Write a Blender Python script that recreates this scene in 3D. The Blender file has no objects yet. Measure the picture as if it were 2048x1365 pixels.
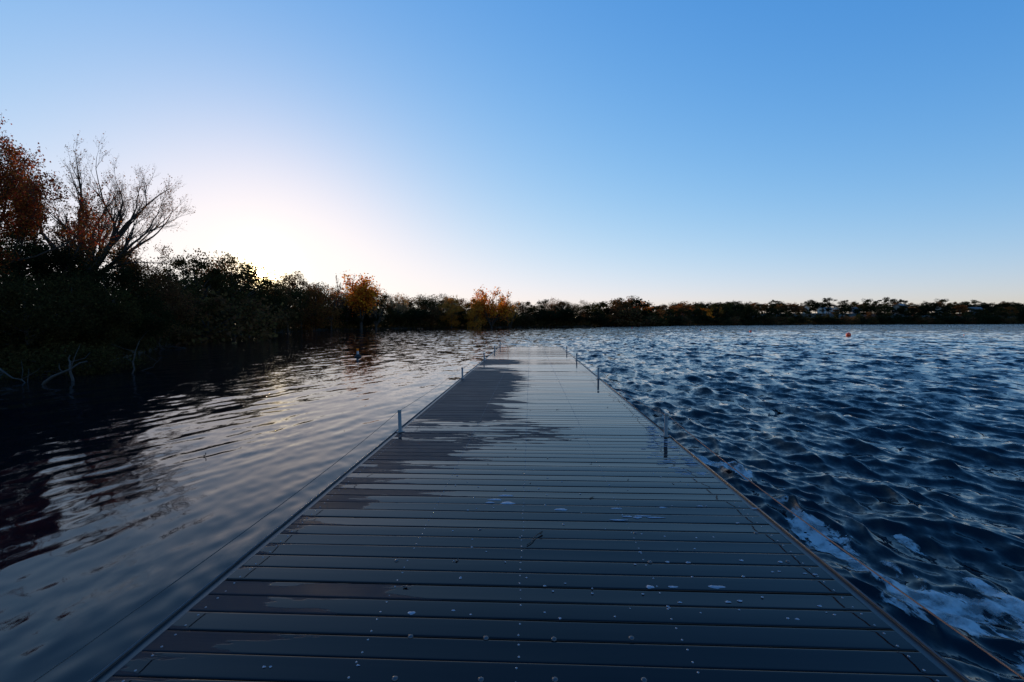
import bpy, math, random
import numpy as np
from mathutils import Vector, Matrix, Euler
R = math.radians
scene = bpy.context.scene
col = scene.collection

# ------------------------------------------------------------------ camera
DECK = 0.25                       # deck height above the lake (z = 0)
EYE = DECK + 1.53
FPX = 903.0                       # focal length in pixels of the 2048 px wide photograph
PITCH, YAW = R(-2.50), R(2.34)    # slightly down, turned a little left of the dock's axis (+Y)
cam_d = bpy.data.cameras.new('camera')
cam_d.sensor_width = 36.0
cam_d.lens = FPX / 2048 * 36.0
cam_d.clip_start = 0.05
cam_d.clip_end = 9000
cam = bpy.data.objects.new('camera', cam_d)
col.objects.link(cam)
cam.location = (0, 0, EYE)
cam.rotation_euler = (R(90) + PITCH, 0, YAW)
scene.camera = cam
CROT = cam.rotation_euler.to_matrix()

def ray(px, py):
    v = CROT @ Vector(((px - 1024) / FPX, -(py - 682.5) / FPX, -1))
    return v
def on_plane(px, py, z=0.0):
    v = ray(px, py)
    t = (z - EYE) / v.z
    return Vector((v.x * t, v.y * t, z))
def at_depth(px, py, d):           # d = metres along the camera axis
    v = ray(px, py)
    return Vector((0, 0, EYE)) + v * d

# ------------------------------------------------------------------ sky and sun
sun_dir = ray(521, 548).normalized()
SUN_EL = math.asin(sun_dir.z)
SUN_AZ = math.atan2(sun_dir.x, sun_dir.y)      # from +Y towards +X
world = bpy.data.worlds.new("World")
scene.world = world
world.use_nodes = True
wt = world.node_tree
wt.nodes.clear()
wo = wt.nodes.new('ShaderNodeOutputWorld')
bg = wt.nodes.new('ShaderNodeBackground')
sky = wt.nodes.new('ShaderNodeTexSky')
sky.sky_type = 'NISHITA'
sky.sun_disc = False
sky.sun_elevation = SUN_EL
sky.sun_rotation = SUN_AZ
sky.altitude = 50
sky.air_density = 1.0
sky.dust_density = 0.3
sky.ozone_density = 2.0
# grade of the sky per channel: gain * sky ** power
sepc = wt.nodes.new('ShaderNodeSeparateColor'); cmbc = wt.nodes.new('ShaderNodeCombineColor')
wt.links.new(sky.outputs[0], sepc.inputs[0])
for i_, (gain, pw) in enumerate(((1.10, 1.2), (1.48, 0.97), (3.0, 0.92))):
    a_ = wt.nodes.new('ShaderNodeMath'); a_.operation = 'POWER'; a_.inputs[1].default_value = pw
    b_ = wt.nodes.new('ShaderNodeMath'); b_.operation = 'MULTIPLY'; b_.inputs[1].default_value = gain
    wt.links.new(sepc.outputs[i_], a_.inputs[0]); wt.links.new(a_.outputs[0], b_.inputs[0]); 
    # soft shoulder: M * (1 - exp(-x / M))
    M_ = (3.82, 3.74, 3.56)[i_]
    c_ = wt.nodes.new('ShaderNodeMath'); c_.operation = 'MULTIPLY'; c_.inputs[1].default_value = -1 / M_; wt.links.new(b_.outputs[0], c_.inputs[0])
    e_ = wt.nodes.new('ShaderNodeMath'); e_.operation = 'EXPONENT'; wt.links.new(c_.outputs[0], e_.inputs[0])
    f_ = wt.nodes.new('ShaderNodeMath'); f_.operation = 'MULTIPLY_ADD'; f_.inputs[1].default_value = -M_; f_.inputs[2].default_value = M_; wt.links.new(e_.outputs[0], f_.inputs[0])
    wt.links.new(f_.outputs[0], cmbc.inputs[i_])
# the low sun itself and the bright air right round it
tcw = wt.nodes.new('ShaderNodeTexCoord')
dotn = wt.nodes.new('ShaderNodeVectorMath'); dotn.operation = 'DOT_PRODUCT'
dotn.inputs[1].default_value = sun_dir
wt.links.new(tcw.outputs['Generated'], dotn.inputs[0])
def wmath(op, a, b):
    n_ = wt.nodes.new('ShaderNodeMath'); n_.operation = op
    for k_, v_ in enumerate((a, b)):
        if hasattr(v_, 'is_output'): wt.links.new(v_, n_.inputs[k_])
        else: n_.inputs[k_].default_value = v_
    return n_.outputs[0]
d_ = wmath('MAXIMUM', dotn.outputs['Value'], 0.0)
disc = wmath('MULTIPLY', wmath('GREATER_THAN', d_, math.cos(R(0.45))), 900.0)
glow = wmath('MULTIPLY', wmath('POWER', d_, 9000.0), 60.0)
glow2 = wmath('ADD', wmath('MULTIPLY', wmath('POWER', d_, 900.0), 8.0), wmath('MULTIPLY', wmath("POWER", d_, 60.0), 0.25))
tot = wmath('ADD', wmath('ADD', disc, glow), glow2)
sunc = wt.nodes.new('ShaderNodeVectorMath'); sunc.operation = 'SCALE'; sunc.inputs[0].default_value = (1.0, 0.72, 0.30)
wt.links.new(tot, sunc.inputs['Scale'])
hsv_ = wt.nodes.new('ShaderNodeHueSaturation'); hsv_.inputs['Saturation'].default_value = 1.09
wt.links.new(cmbc.outputs[0], hsv_.inputs['Color'])
addv = wt.nodes.new('ShaderNodeVectorMath'); addv.operation = 'ADD'
wt.links.new(hsv_.outputs[0], addv.inputs[0]); wt.links.new(sunc.outputs[0], addv.inputs[1])
bg.inputs['Strength'].default_value = 0.147
wt.links.new(addv.outputs[0], bg.inputs['Color'])
wt.links.new(bg.outputs[0], wo.inputs['Surface'])

sl = bpy.data.lights.new('sun', 'SUN')
sl.energy = 3.0
sl.angle = R(0.53)
sl.color = (1.0, 0.72, 0.42)
so = bpy.data.objects.new('sun', sl)
col.objects.link(so)
so.location = (-30, 40, 30)
so.rotation_euler = (-sun_dir).to_track_quat('-Z', 'Y').to_euler()

scene.view_settings.view_transform = 'Standard'
scene.view_settings.look = 'None'
scene.view_settings.exposure = 0.9
scene.view_settings.gamma = 1.0
scene.render.engine = 'CYCLES'
scene.cycles.max_bounces = 6
scene.cycles.diffuse_bounces = 3
scene.cycles.glossy_bounces = 3
scene.cycles.transmission_bounces = 4
scene.cycles.sample_clamp_indirect = 4.0
scene.render.resolution_x = 1024
scene.render.resolution_y = 682

# ------------------------------------------------------------------ helpers
def tag(o, label=None, cat=None, group=None, kind=None):
    if label: o['label'] = label
    if cat: o['category'] = cat
    if group: o['group'] = group
    if kind: o['kind'] = kind
    return o
def empty(name, loc=(0, 0, 0), rz=0.0):
    o = bpy.data.objects.new(name, None)
    o.empty_display_size = 0.2
    o.location = loc
    o.rotation_euler = (0, 0, rz)
    col.objects.link(o)
    return o
def mesh_np(name, V, F, mat=None, smooth=False):
    """fast mesh from arrays; F is (n,4) or (n,3)"""
    V = np.asarray(V, dtype=np.float32); F = np.asarray(F, dtype=np.int32)
    me = bpy.data.meshes.new(name)
    k = F.shape[1]
    me.vertices.add(len(V)); me.vertices.foreach_set('co', V.ravel())
    me.loops.add(F.size); me.loops.foreach_set('vertex_index', F.ravel())
    me.polygons.add(len(F))
    me.polygons.foreach_set('loop_start', np.arange(0, F.size, k, dtype=np.int32))
    me.polygons.foreach_set('loop_total', np.full(len(F), k, dtype=np.int32))
    if smooth: me.polygons.foreach_set('use_smooth', np.ones(len(F), dtype=bool))
    me.update(calc_edges=True)
    if mat: me.materials.append(mat)
    return me
def link(name, me, parent=None):
    o = bpy.data.objects.new(name, me)
    col.objects.link(o)
    if parent: o.parent = parent
    return o

class MB:
    """collects boxes, tubes and lathes, links them as one mesh"""
    def __init__(s): s.v = []; s.f = []; s.sm = []
    def add(s, V, F, smooth=False):
        b = len(s.v); s.v += [tuple(p) for p in V]; s.f += [tuple(i + b for i in f) for f in F]; s.sm += [smooth] * len(F)
    def box(s, x0, x1, y0, y1, z0, z1, M=None):
        V = [Vector((x, y, z)) for z in (z0, z1) for y in (y0, y1) for x in (x0, x1)]
        if M: V = [M @ p for p in V]
        s.add(V, [(0, 2, 3, 1), (4, 5, 7, 6), (0, 1, 5, 4), (2, 6, 7, 3), (0, 4, 6, 2), (1, 3, 7, 5)])
    def tube(s, pts, rad, n=6, cap=True):
        pts = [Vector(p) for p in pts]
        V = []; F = []
        ref = None
        for i, p in enumerate(pts):
            t = (pts[min(i + 1, len(pts) - 1)] - pts[max(i - 1, 0)])
            if t.length < 1e-9: t = Vector((0, 0, 1))
            t.normalize()
            if ref is None: ref = t.orthogonal().normalized()
            a = (ref - t * ref.dot(t))
            if a.length < 1e-6: a = t.orthogonal()
            a.normalize(); b = t.cross(a); ref = a
            r = rad[i] if hasattr(rad, '__len__') else rad
            for k in range(n):
                an = 2 * math.pi * k / n
                V.append(p + (a * math.cos(an) + b * math.sin(an)) * r)
        for i in range(len(pts) - 1):
            for k in range(n):
                F.append((i * n + k, i * n + (k + 1) % n, (i + 1) * n + (k + 1) % n, (i + 1) * n + k))
        if cap:
            F.append(tuple(range(n - 1, -1, -1)))
            m = (len(pts) - 1) * n
            F.append(tuple(range(m, m + n)))
        s.add(V, F, True)
    def lathe(s, prof, n=24, loc=(0, 0, 0)):
        V = []; F = []
        for r, z in prof:
            for k in range(n):
                an = 2 * math.pi * k / n
                V.append(Vector((loc[0] + r * math.cos(an), loc[1] + r * math.sin(an), loc[2] + z)))
        for i in range(len(prof) - 1):
            for k in range(n):
                F.append((i * n + k, i * n + (k + 1) % n, (i + 1) * n + (k + 1) % n, (i + 1) * n + k))
        s.add(V, F, True)
    def mesh(s, name, mat):
        me = bpy.data.meshes.new(name)
        me.from_pydata(s.v, [], s.f)
        me.polygons.foreach_set('use_smooth', s.sm)
        me.materials.append(mat)
        me.update()
        return me
    def build(s, name, mat, parent=None): return link(name, s.mesh(name, mat), parent)

def mat_new(name):
    m = bpy.data.materials.new(name); m.use_nodes = True
    nt = m.node_tree; nt.nodes.clear()
    out = nt.nodes.new('ShaderNodeOutputMaterial')
    return m, nt, out
class NT:
    """tiny node-graph helper"""
    def __init__(s, nt): s.nt = nt
    def n(s, t, **kw):
        nd = s.nt.nodes.new(t)
        for k, v in kw.items(): setattr(nd, k, v)
        return nd
    def put(s, nd, key, v):
        if v is None: return
        if hasattr(v, 'is_output'): s.nt.links.new(v, nd.inputs[key])
        else: nd.inputs[key].default_value = v
    def math(s, op, a, b=None, c=None, clamp=False):
        nd = s.n('ShaderNodeMath', operation=op, use_clamp=clamp)
        s.put(nd, 0, a); s.put(nd, 1, b); s.put(nd, 2, c)
        return nd.outputs[0]
    def noise(s, vec, scale, detail=3, rough=0.5, dist=0.0):
        nd = s.n('ShaderNodeTexNoise')
        s.put(nd, 'Vector', vec); nd.inputs['Scale'].default_value = scale
        nd.inputs['Detail'].default_value = detail; nd.inputs['Roughness'].default_value = rough
        nd.inputs['Distortion'].default_value = dist
        return nd.outputs['Fac']
    def mapping(s, vec, scale=(1, 1, 1), loc=(0, 0, 0), rot=(0, 0, 0)):
        nd = s.n('ShaderNodeMapping'); s.put(nd, 'Vector', vec)
        nd.inputs['Scale'].default_value = scale; nd.inputs['Location'].default_value = loc; nd.inputs['Rotation'].default_value = rot
        return nd.outputs[0]
    def attr(s, name): return s.n('ShaderNodeAttribute', attribute_name=name).outputs['Fac']
    def sstep(s, x, a, b):
        nd = s.n('ShaderNodeMapRange', interpolation_type='SMOOTHSTEP')
        s.put(nd, 'Value', x); s.put(nd, 'From Min', a); s.put(nd, 'From Max', b)
        return nd.outputs['Result']
    def mixc(s, f, a, b):
        nd = s.n('ShaderNodeMix', data_type='RGBA'); s.put(nd, 'Factor', f); s.put(nd, 'A', a); s.put(nd, 'B', b)
        return nd.outputs['Result']
    def mixf(s, f, a, b):
        nd = s.n('ShaderNodeMix', data_type='FLOAT'); s.put(nd, 'Factor', f); s.put(nd, 'A', a); s.put(nd, 'B', b)
        return nd.outputs['Result']
    def bump(s, h, strength, dist, normal=None):
        nd = s.n('ShaderNodeBump'); s.put(nd, 'Height', h); s.put(nd, 'Strength', strength); s.put(nd, 'Distance', dist); s.put(nd, 'Normal', normal)
        return nd.outputs[0]
    def pos(s): return s.n('ShaderNodeNewGeometry').outputs['Position']
def simple(name, c, rough=0.6, metal=0.0, nscale=8.0, var=0.3, bump=0.0, spec=0.5):
    m, nt, out = mat_new(name); g = NT(nt)
    tc = g.n('ShaderNodeTexCoord').outputs['Object']
    nz = g.noise(tc, nscale, 5, 0.6)
    a = tuple(x * (1 - var) for x in c) + (1,); b = tuple(min(1, x * (1 + var)) for x in c) + (1,)
    bs = g.n('ShaderNodeBsdfPrincipled')
    g.put(bs, 'Base Color', g.mixc(nz, a, b)); bs.inputs['Roughness'].default_value = rough
    bs.inputs['Metallic'].default_value = metal
    bs.inputs['Specular IOR Level'].default_value = spec
    if bump: g.put(bs, 'Normal', g.bump(nz, 1.0, bump))
    nt.links.new(bs.outputs[0], out.inputs[0])
    return m

rng = np.random.default_rng(7)
rnd = random.Random(11)

# ------------------------------------------------------------------ the lake
def sig(x): return 1 / (1 + np.exp(-np.clip(x, -40, 40)))
NR, NL = 96, 40                    # wave trains of the open water, and of the sheltered water left of the dock
NW = NR + NL
HALFW = 1.75
wr = np.random.default_rng(3)
lam = np.concatenate([np.exp(wr.uniform(math.log(0.13), math.log(2.6), NR)), np.exp(wr.uniform(math.log(0.14), math.log(1.7), NL))])
lam[:6] = [3.6, 2.9, 2.4, 2.0, 1.7, 1.4]
th = np.where(np.arange(NW) < NR, R(203), R(160)) + wr.normal(0, 1, NW) * np.where(np.arange(NW) < NR, np.where(lam > 1.2, R(18), R(36)), R(22))
ph = wr.uniform(0, 2 * math.pi, NW)
amp = 0.0072 * lam ** 0.75 * wr.uniform(0.5, 1.3, NW)
amp[:6] = [0.007, 0.011, 0.013, 0.012, 0.011, 0.010]
amp[:NR] *= np.where(lam[:NR] < 0.3, 1.7, np.where(lam[:NR] < 0.6, 1.35, 0.9))
amp[NR:] = 0.00095 * lam[NR:] ** 0.85 * wr.uniform(0.5, 1.3, NL)
def vnoise(x, y, s, seed):          # smooth value noise for gust patches
    r = np.random.default_rng(seed); T = r.random((256, 256))
    x = x / s; y = y / s
    xi = np.floor(x).astype(int); yi = np.floor(y).astype(int); fx = x - xi; fy = y - yi
    fx = fx * fx * (3 - 2 * fx); fy = fy * fy * (3 - 2 * fy)
    t = lambda a, b: T[a % 256, b % 256]
    return (t(xi, yi) * (1 - fx) + t(xi + 1, yi) * fx) * (1 - fy) + (t(xi, yi + 1) * (1 - fx) + t(xi + 1, yi + 1) * fx) * fy
def lee(x, y):
    left = sig((-1.7 - x) / 0.25)
    yb = 27.0 + 1.1 * np.maximum(0, -1.8 - x)
    return left * sig((yb - y) / 4.0)
def chop(x, y):
    l = lee(x, y)
    g = 0.75 + 0.5 * vnoise(x, y, 9.0, 5) 
    farleft = sig((-8 - x + 0.25 * y) / 5.0)
    base = g * (1 - 0.78 * farleft)
    under = sig((HALFW - np.abs(x)) / 0.12) * sig((27.2 - y) / 0.3)
    return (base * (1 - l) + l * (0.14 + 0.10 * vnoise(x, y, 3.0, 8))) * (1 - 0.8 * under)
def waves(x, y, sp):
    X = x.copy(); Y = y.copy(); Z = np.zeros_like(x); lost = np.zeros_like(x)
    l = lee(x, y); c = chop(x, y)
    wob = vnoise(x, y, 4.0, 21) * 1.6; gl = vnoise(x, y, 3.5, 77)
    for i in range(NW):
        k = 2 * math.pi / lam[i]; dx, dy = math.cos(th[i]), math.sin(th[i])
        w = np.clip((lam[i] / np.maximum(sp, 1e-4) - 2.2) / 2.5, 0, 1)
        a = amp[i] * w * ((l * (0.6 + 0.8 * gl)) if i >= NR else c * (1 - 0.75 * l))
        lost += (1 - w) * 0.5 * (amp[i] * k * ((l * 0.9) if i >= NR else c * (1 - 0.75 * l))) ** 2
        p = k * (dx * x + dy * y) + ph[i] + wob
        s = np.sin(p); q = 0.8
        Z += a * np.cos(p)
        X -= q * dx * a * s; Y -= q * dy * a * s
    # sharper crests in the open water
    Z = Z + (1 - l) * np.where(Z > 0, np.minimum(Z, 0.15) ** 2 * 1.6, 0)
    waves.lost = lost
    return X, Y, Z
def build_lake():
    az = np.concatenate([np.linspace(-180, -64, 60)[:-1], np.linspace(-64, 60, 1250), np.linspace(60, 180, 60)[1:-1]])
    az = np.radians(az)
    r = [0.9]
    while r[-1] < 380: r.append(r[-1] * 1.0064)
    while r[-1] < 5000: r.append(r[-1] * 1.12)
    r = np.array(r)
    A, Rr = np.meshgrid(az, r, indexing='ij')
    x = np.sin(A) * Rr; y = np.cos(A) * Rr
    sp = np.maximum(Rr * 0.0064, Rr * 0.0018)
    sp = np.where(np.abs(A + R(2)) > R(61), Rr * 0.035, sp)
    sp = np.where(Rr > 378, 50, sp)
    X, Y, Z = waves(x.ravel(), y.ravel(), sp.ravel())
    na, nr = len(az), len(r)
    I = np.arange(na)[:, None] * nr + np.arange(nr - 1)[None, :]
    J = np.roll(np.arange(na), -1)[:, None] * nr + np.arange(nr - 1)[None, :]
    F = np.stack([I, I + 1, J + 1, J], -1).reshape(-1, 4)[:, ::-1]
    me = mesh_np('lake_water', np.stack([X, Y, Z], -1), F, M_water, True)
    at = me.attributes.new('chop', 'FLOAT', 'POINT')
    at.data.foreach_set('value', chop(x.ravel(), y.ravel()).astype(np.float32))
    at = me.attributes.new('lost', 'FLOAT', 'POINT')
    at.data.foreach_set('value', np.sqrt(waves.lost).astype(np.float32))
    o = link('lake_water', me)
    tag(o, 'dark blue lake water, choppy right of the dock and calmer to its left', 'water', kind='structure')

def water_material():
    m, nt, out = mat_new('lake_water'); g = NT(nt)
    p = g.pos(); c = g.attr('chop'); lost = g.attr('lost')
    def slope(vec, scale, detail, seed):
        nd = g.n('ShaderNodeTexNoise'); g.put(nd, 'Vector', g.mapping(vec, loc=(seed, seed * 2, seed * 3)))
        nd.inputs['Scale'].default_value = scale; nd.inputs['Detail'].default_value = detail; nd.inputs['Roughness'].default_value = 0.55
        v = g.n('ShaderNodeVectorMath', operation='SUBTRACT'); g.put(v, 0, nd.outputs['Color']); v.inputs[1].default_value = (0.5, 0.5, 0.5)
        return v.outputs[0]
    def scale(v, f):
        nd = g.n('ShaderNodeVectorMath', operation='SCALE'); g.put(nd, 0, v); g.put(nd, 'Scale', f); return nd.outputs[0]
    def add(a, b):
        nd = g.n('ShaderNodeVectorMath', operation='ADD'); g.put(nd, 0, a); g.put(nd, 1, b); return nd.outputs[0]
    st_ = g.mapping(p, (1.0, 0.55, 1), rot=(0, 0, R(-20)))
    open_ = g.sstep(c, 0.30, 0.5)
    patch = g.sstep(g.noise(g.mapping(p, (1, 0.45, 1)), 0.55, 3, 0.6), 0.50, 0.62)
    sepw = g.n('ShaderNodeSeparateXYZ'); g.put(sepw, 0, p)
    beyond = g.sstep(g.math('SUBTRACT', sepw.outputs['Y'], g.math('MULTIPLY', sepw.outputs['X'], 0.25)), 7.0, 17.0)
    fine = g.math('ADD', g.math('MULTIPLY', open_, 0.42), g.math('MULTIPLY', g.math('SUBTRACT', 1.0, open_), g.math('MULTIPLY_ADD', patch, 0.075, 0.010)))
    fine = g.math('MAXIMUM', fine, g.math('MULTIPLY', beyond, 0.14))
    v = scale(slope(st_, 1.6, 2, 3.1), g.math('MULTIPLY', lost, 3.6))
    v = add(v, scale(slope(st_, 5.0, 3, 7.7), g.math('MULTIPLY', lost, 3.0)))
    v = add(v, scale(slope(st_, 16.0, 4, 1.3), fine))
    v = add(v, scale(slope(st_, 7.5, 3, 9.2), g.math('MULTIPLY', open_, 0.28)))
    v = add(v, scale(slope(st_, 42.0, 2, 4.2), g.math('MULTIPLY', open_, 0.22)))
    flat = g.n('ShaderNodeVectorMath', operation='MULTIPLY'); g.put(flat, 0, v); flat.inputs[1].default_value = (1, 1, 0)
    geo = g.n('ShaderNodeNewGeometry')
    nn = g.n('ShaderNodeVectorMath', operation='NORMALIZE'); g.put(nn, 0, add(geo.outputs['Normal'], flat.outputs[0]))
    nb = nn.outputs[0]
    bs = g.n('ShaderNodeBsdfPrincipled')
    bs.inputs['Base Color'].default_value = (0.0018, 0.0035, 0.007, 1)
    bs.inputs['Roughness'].default_value = 0.04
    bs.inputs['IOR'].default_value = 1.333
    g.put(bs, 'Normal', nb)
    nt.links.new(bs.outputs[0], out.inputs[0])
    return m
M_water = water_material()
build_lake()

# ------------------------------------------------------------------ land round the lake
SHORE = [(-600, 770), (0, 752), (150, 742), (240, 718), (300, 702), (380, 683), (480, 671), (560, 665), (640, 661), (800, 657.5),
         (1000, 655), (1150, 654), (1400, 651.4), (1620, 650), (1800, 649.3), (2048, 648.7), (2500, 648.2)]
_sa = []
for px, py in SHORE:
    q = on_plane(px, py, 0)
    _sa.append((math.degrees(math.atan2(q.x, q.y)), math.hypot(q.x, q.y)))
_sa = [(-180, 26), (-120, 16)] + _sa + [(100, 260), (150, 120), (180, 26)]
def shore_d(az): return float(np.interp(az, [a for a, d in _sa], [d for a, d in _sa]))
def land_z(az, dd):
    """height of the land dd metres behind the shoreline"""
    hill = float(np.interp(az, [-60, 5, 14, 22, 30, 50, 90, 120], [3.0, 2.5, 3.5, 8, 9.0, 9.0, 8.5, 3]))
    return float(np.interp(dd, [-6, -1.5, 0, 1.2, 5, 22, 45, 80, 135, 4000],
                           [-2.0, -0.5, -0.03, 0.3, 0.6, 1.3, 1.3 + (hill - 1.3) * 0.10, 1.3 + (hill - 1.3) * .35, hill, hill]))
def ground_at(q):
    az = math.degrees(math.atan2(q[0], q[1])); d = math.hypot(q[0], q[1])
    return land_z(az, d - shore_d(az))
def build_land():
    azs = np.arange(-180, 180, 0.5); dds = [-6, -1.5, 0, 0.5, 1.2, 3, 5, 10, 22, 33, 45, 60, 80, 120, 200, 600, 4000]
    V = []; lr = random.Random(4)
    for a in azs:
        D = shore_d(a) + lr.uniform(-0.25, 0.25)
        for dd in dds:
            d = D + dd
            V.append((math.sin(R(a)) * d, math.cos(R(a)) * d, land_z(a, dd) + (lr.uniform(-.1, .1) if 0.4 < dd < 100 else 0)))
    n = len(dds); na = len(azs); F = []
    for i in range(na):
        for j in range(n - 1):
            a0 = i * n + j; b0 = ((i + 1) % na) * n + j
            F.append((a0, b0, b0 + 1, a0 + 1))
    o = link('ground', mesh_np('ground', V, F, simple('lakeside_soil', (0.020, 0.017, 0.010), 0.95, nscale=0.6, var=0.5, bump=0.1), True))
    tag(o, 'low wooded land round the lake with bare earth at the waterline', 'ground', kind='structure')
build_land()

# ------------------------------------------------------------------ the floating dock
HALF = 1.83
PITCHB = 0.145
JOINTS = [-5.6, 0.2, 6.05, 11.85, 17.45, 22.5, 27.1]
def wet_edge(Y):                    # where the standing water begins, metres right of the dock's axis
    return float(np.interp(Y, [0, 4.35, 4.65, 5.6, 5.75, 6.4, 6.75, 7.3, 9, 10.8, 12.2, 13.6, 14.6, 15.2, 16.2, 17.0, 17.8, 18.4, 30],
                           [-2.2, -2.0, -0.95, -0.65, 0.15, 0.45, -0.1, -0.45, -0.5, -0.35, -0.3, -0.45, -0.6, -2.0, -0.6, -0.3, -0.6, -2.4, -2.6]))
def deck_material():
    m, nt, out = mat_new('wet_deck_boards'); g = NT(nt)
    p = g.n('ShaderNodeTexCoord').outputs['Object']
    sep = g.n('ShaderNodeSeparateXYZ'); g.put(sep, 0, p)
    X = sep.outputs['X']
    xb = g.attr('xb'); bv = g.attr('bv'); br = g.attr('brand')
    off = g.n('ShaderNodeCombineXYZ'); g.put(off, 'Z', g.math('MULTIPLY', br, 37.0))
    va = g.n('ShaderNodeVectorMath', operation='ADD'); g.put(va, 0, p); g.put(va, 1, off.outputs[0])
    q = va.outputs[0]
    e1 = g.noise(g.mapping(q, (1.6, 9, 1)), 1.0, 4, 0.6)       # edge shape, long along the board
    e2 = g.noise(g.mapping(q, (6.0, 24, 1)), 1.0, 3, 0.6)
    cen = g.math('POWER', g.math('ABSOLUTE', g.math('MULTIPLY_ADD', bv, 2.0, -1.0)), 2.0)
    m1 = g.math('SUBTRACT', X, xb)
    m1 = g.math('SUBTRACT', m1, g.math('MULTIPLY', cen, 0.28))
    m1 = g.math('ADD', m1, g.math('MULTIPLY_ADD', e1, 1.3, -0.65))
    m1 = g.math('ADD', m1, g.math('MULTIPLY_ADD', e2, 0.22, -0.11))
    film = g.sstep(m1, 0.0, 0.05)
    # stray puddles on the dry side
    pz = g.noise(g.mapping(q, (1.1, 5.0, 1)), 1.0, 4, 0.6)
    pud = g.sstep(g.math('ADD', pz, g.math('MULTIPLY', g.math('SUBTRACT', g.attr('pud'), 0.5), 0.35)), 0.66, 0.675)
    wet = g.math('MAXIMUM', film, pud)
    grain = g.noise(g.mapping(q, (2.5, 90, 1)), 1.0, 4, 0.65)
    blot = g.noise(g.mapping(q, (2.0, 3.0, 1)), 1.3, 5, 0.65)
    dry = g.mixc(g.math('MULTIPLY_ADD', blot, 0.6, g.math('MULTIPLY', br, 0.4)), (0.015, 0.012, 0.016, 1), (0.040, 0.032, 0.037, 1))
    dry = g.mixc(g.math('MULTIPLY', grain, 0.5), dry, (0.012, 0.010, 0.014, 1))
    wetc = g.mixc(blot, (0.0015, 0.0008, 0.0015, 1), (0.008, 0.0035, 0.006, 1))
    bs = g.n('ShaderNodeBsdfPrincipled')
    g.put(bs, 'Base Color', g.mixc(wet, dry, wetc))
    g.put(bs, 'Roughness', g.mixf(wet, g.math('MULTIPLY_ADD', blot, 0.25, 0.42), g.math('MULTIPLY_ADD', g.sstep(g.math('MULTIPLY', blot, grain), 0.30, 0.48), 0.05, 0.018)))
    bs.inputs['IOR'].default_value = 1.29
    g.put(bs, 'Specular IOR Level', g.mixf(wet, 0.22, 0.5))
    rip = g.noise(g.mapping(q, (0.8, 6, 1)), 1.0, 2, 0.5)
    film_h = g.math('MULTIPLY', g.sstep(m1, -0.01, 0.06), 1.0)
    hgt = g.math('ADD', g.math('MULTIPLY', grain, g.mixf(wet, 0.5, 0.05)), g.math('MULTIPLY', g.math('MAXIMUM', film_h, pud), 0.7))
    n1 = g.bump(hgt, 0.6, 0.002)
    n2 = g.bump(rip, 0.7, 0.0016, n1)
    g.put(bs, 'Normal', n2)
    nt.links.new(bs.outputs[0], out.inputs[0])
    return m
M_deck = deck_material()
M_beam = simple('wet_timber_beam', (0.03, 0.026, 0.028), 0.35, nscale=5, var=0.5, bump=0.003)
M_alu = simple('weathered_aluminium', (0.06, 0.063, 0.07), 0.5, 0.3, nscale=20, var=0.25, bump=0.001)
M_galv = simple('galvanised_steel', (0.17, 0.165, 0.16), 0.55, 0.25, nscale=25, var=0.25, bump=0.001)
M_screw = simple('screw_heads', (0.20, 0.21, 0.24), 0.4, 0.3, nscale=30, var=0.2)
M_bolt = simple('dark_bolt_heads', (0.07, 0.075, 0.085), 0.45, 0.6, nscale=30, var=0.3)
M_float = simple('black_plastic_float', (0.012, 0.012, 0.013), 0.5, nscale=3, var=0.3)

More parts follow.
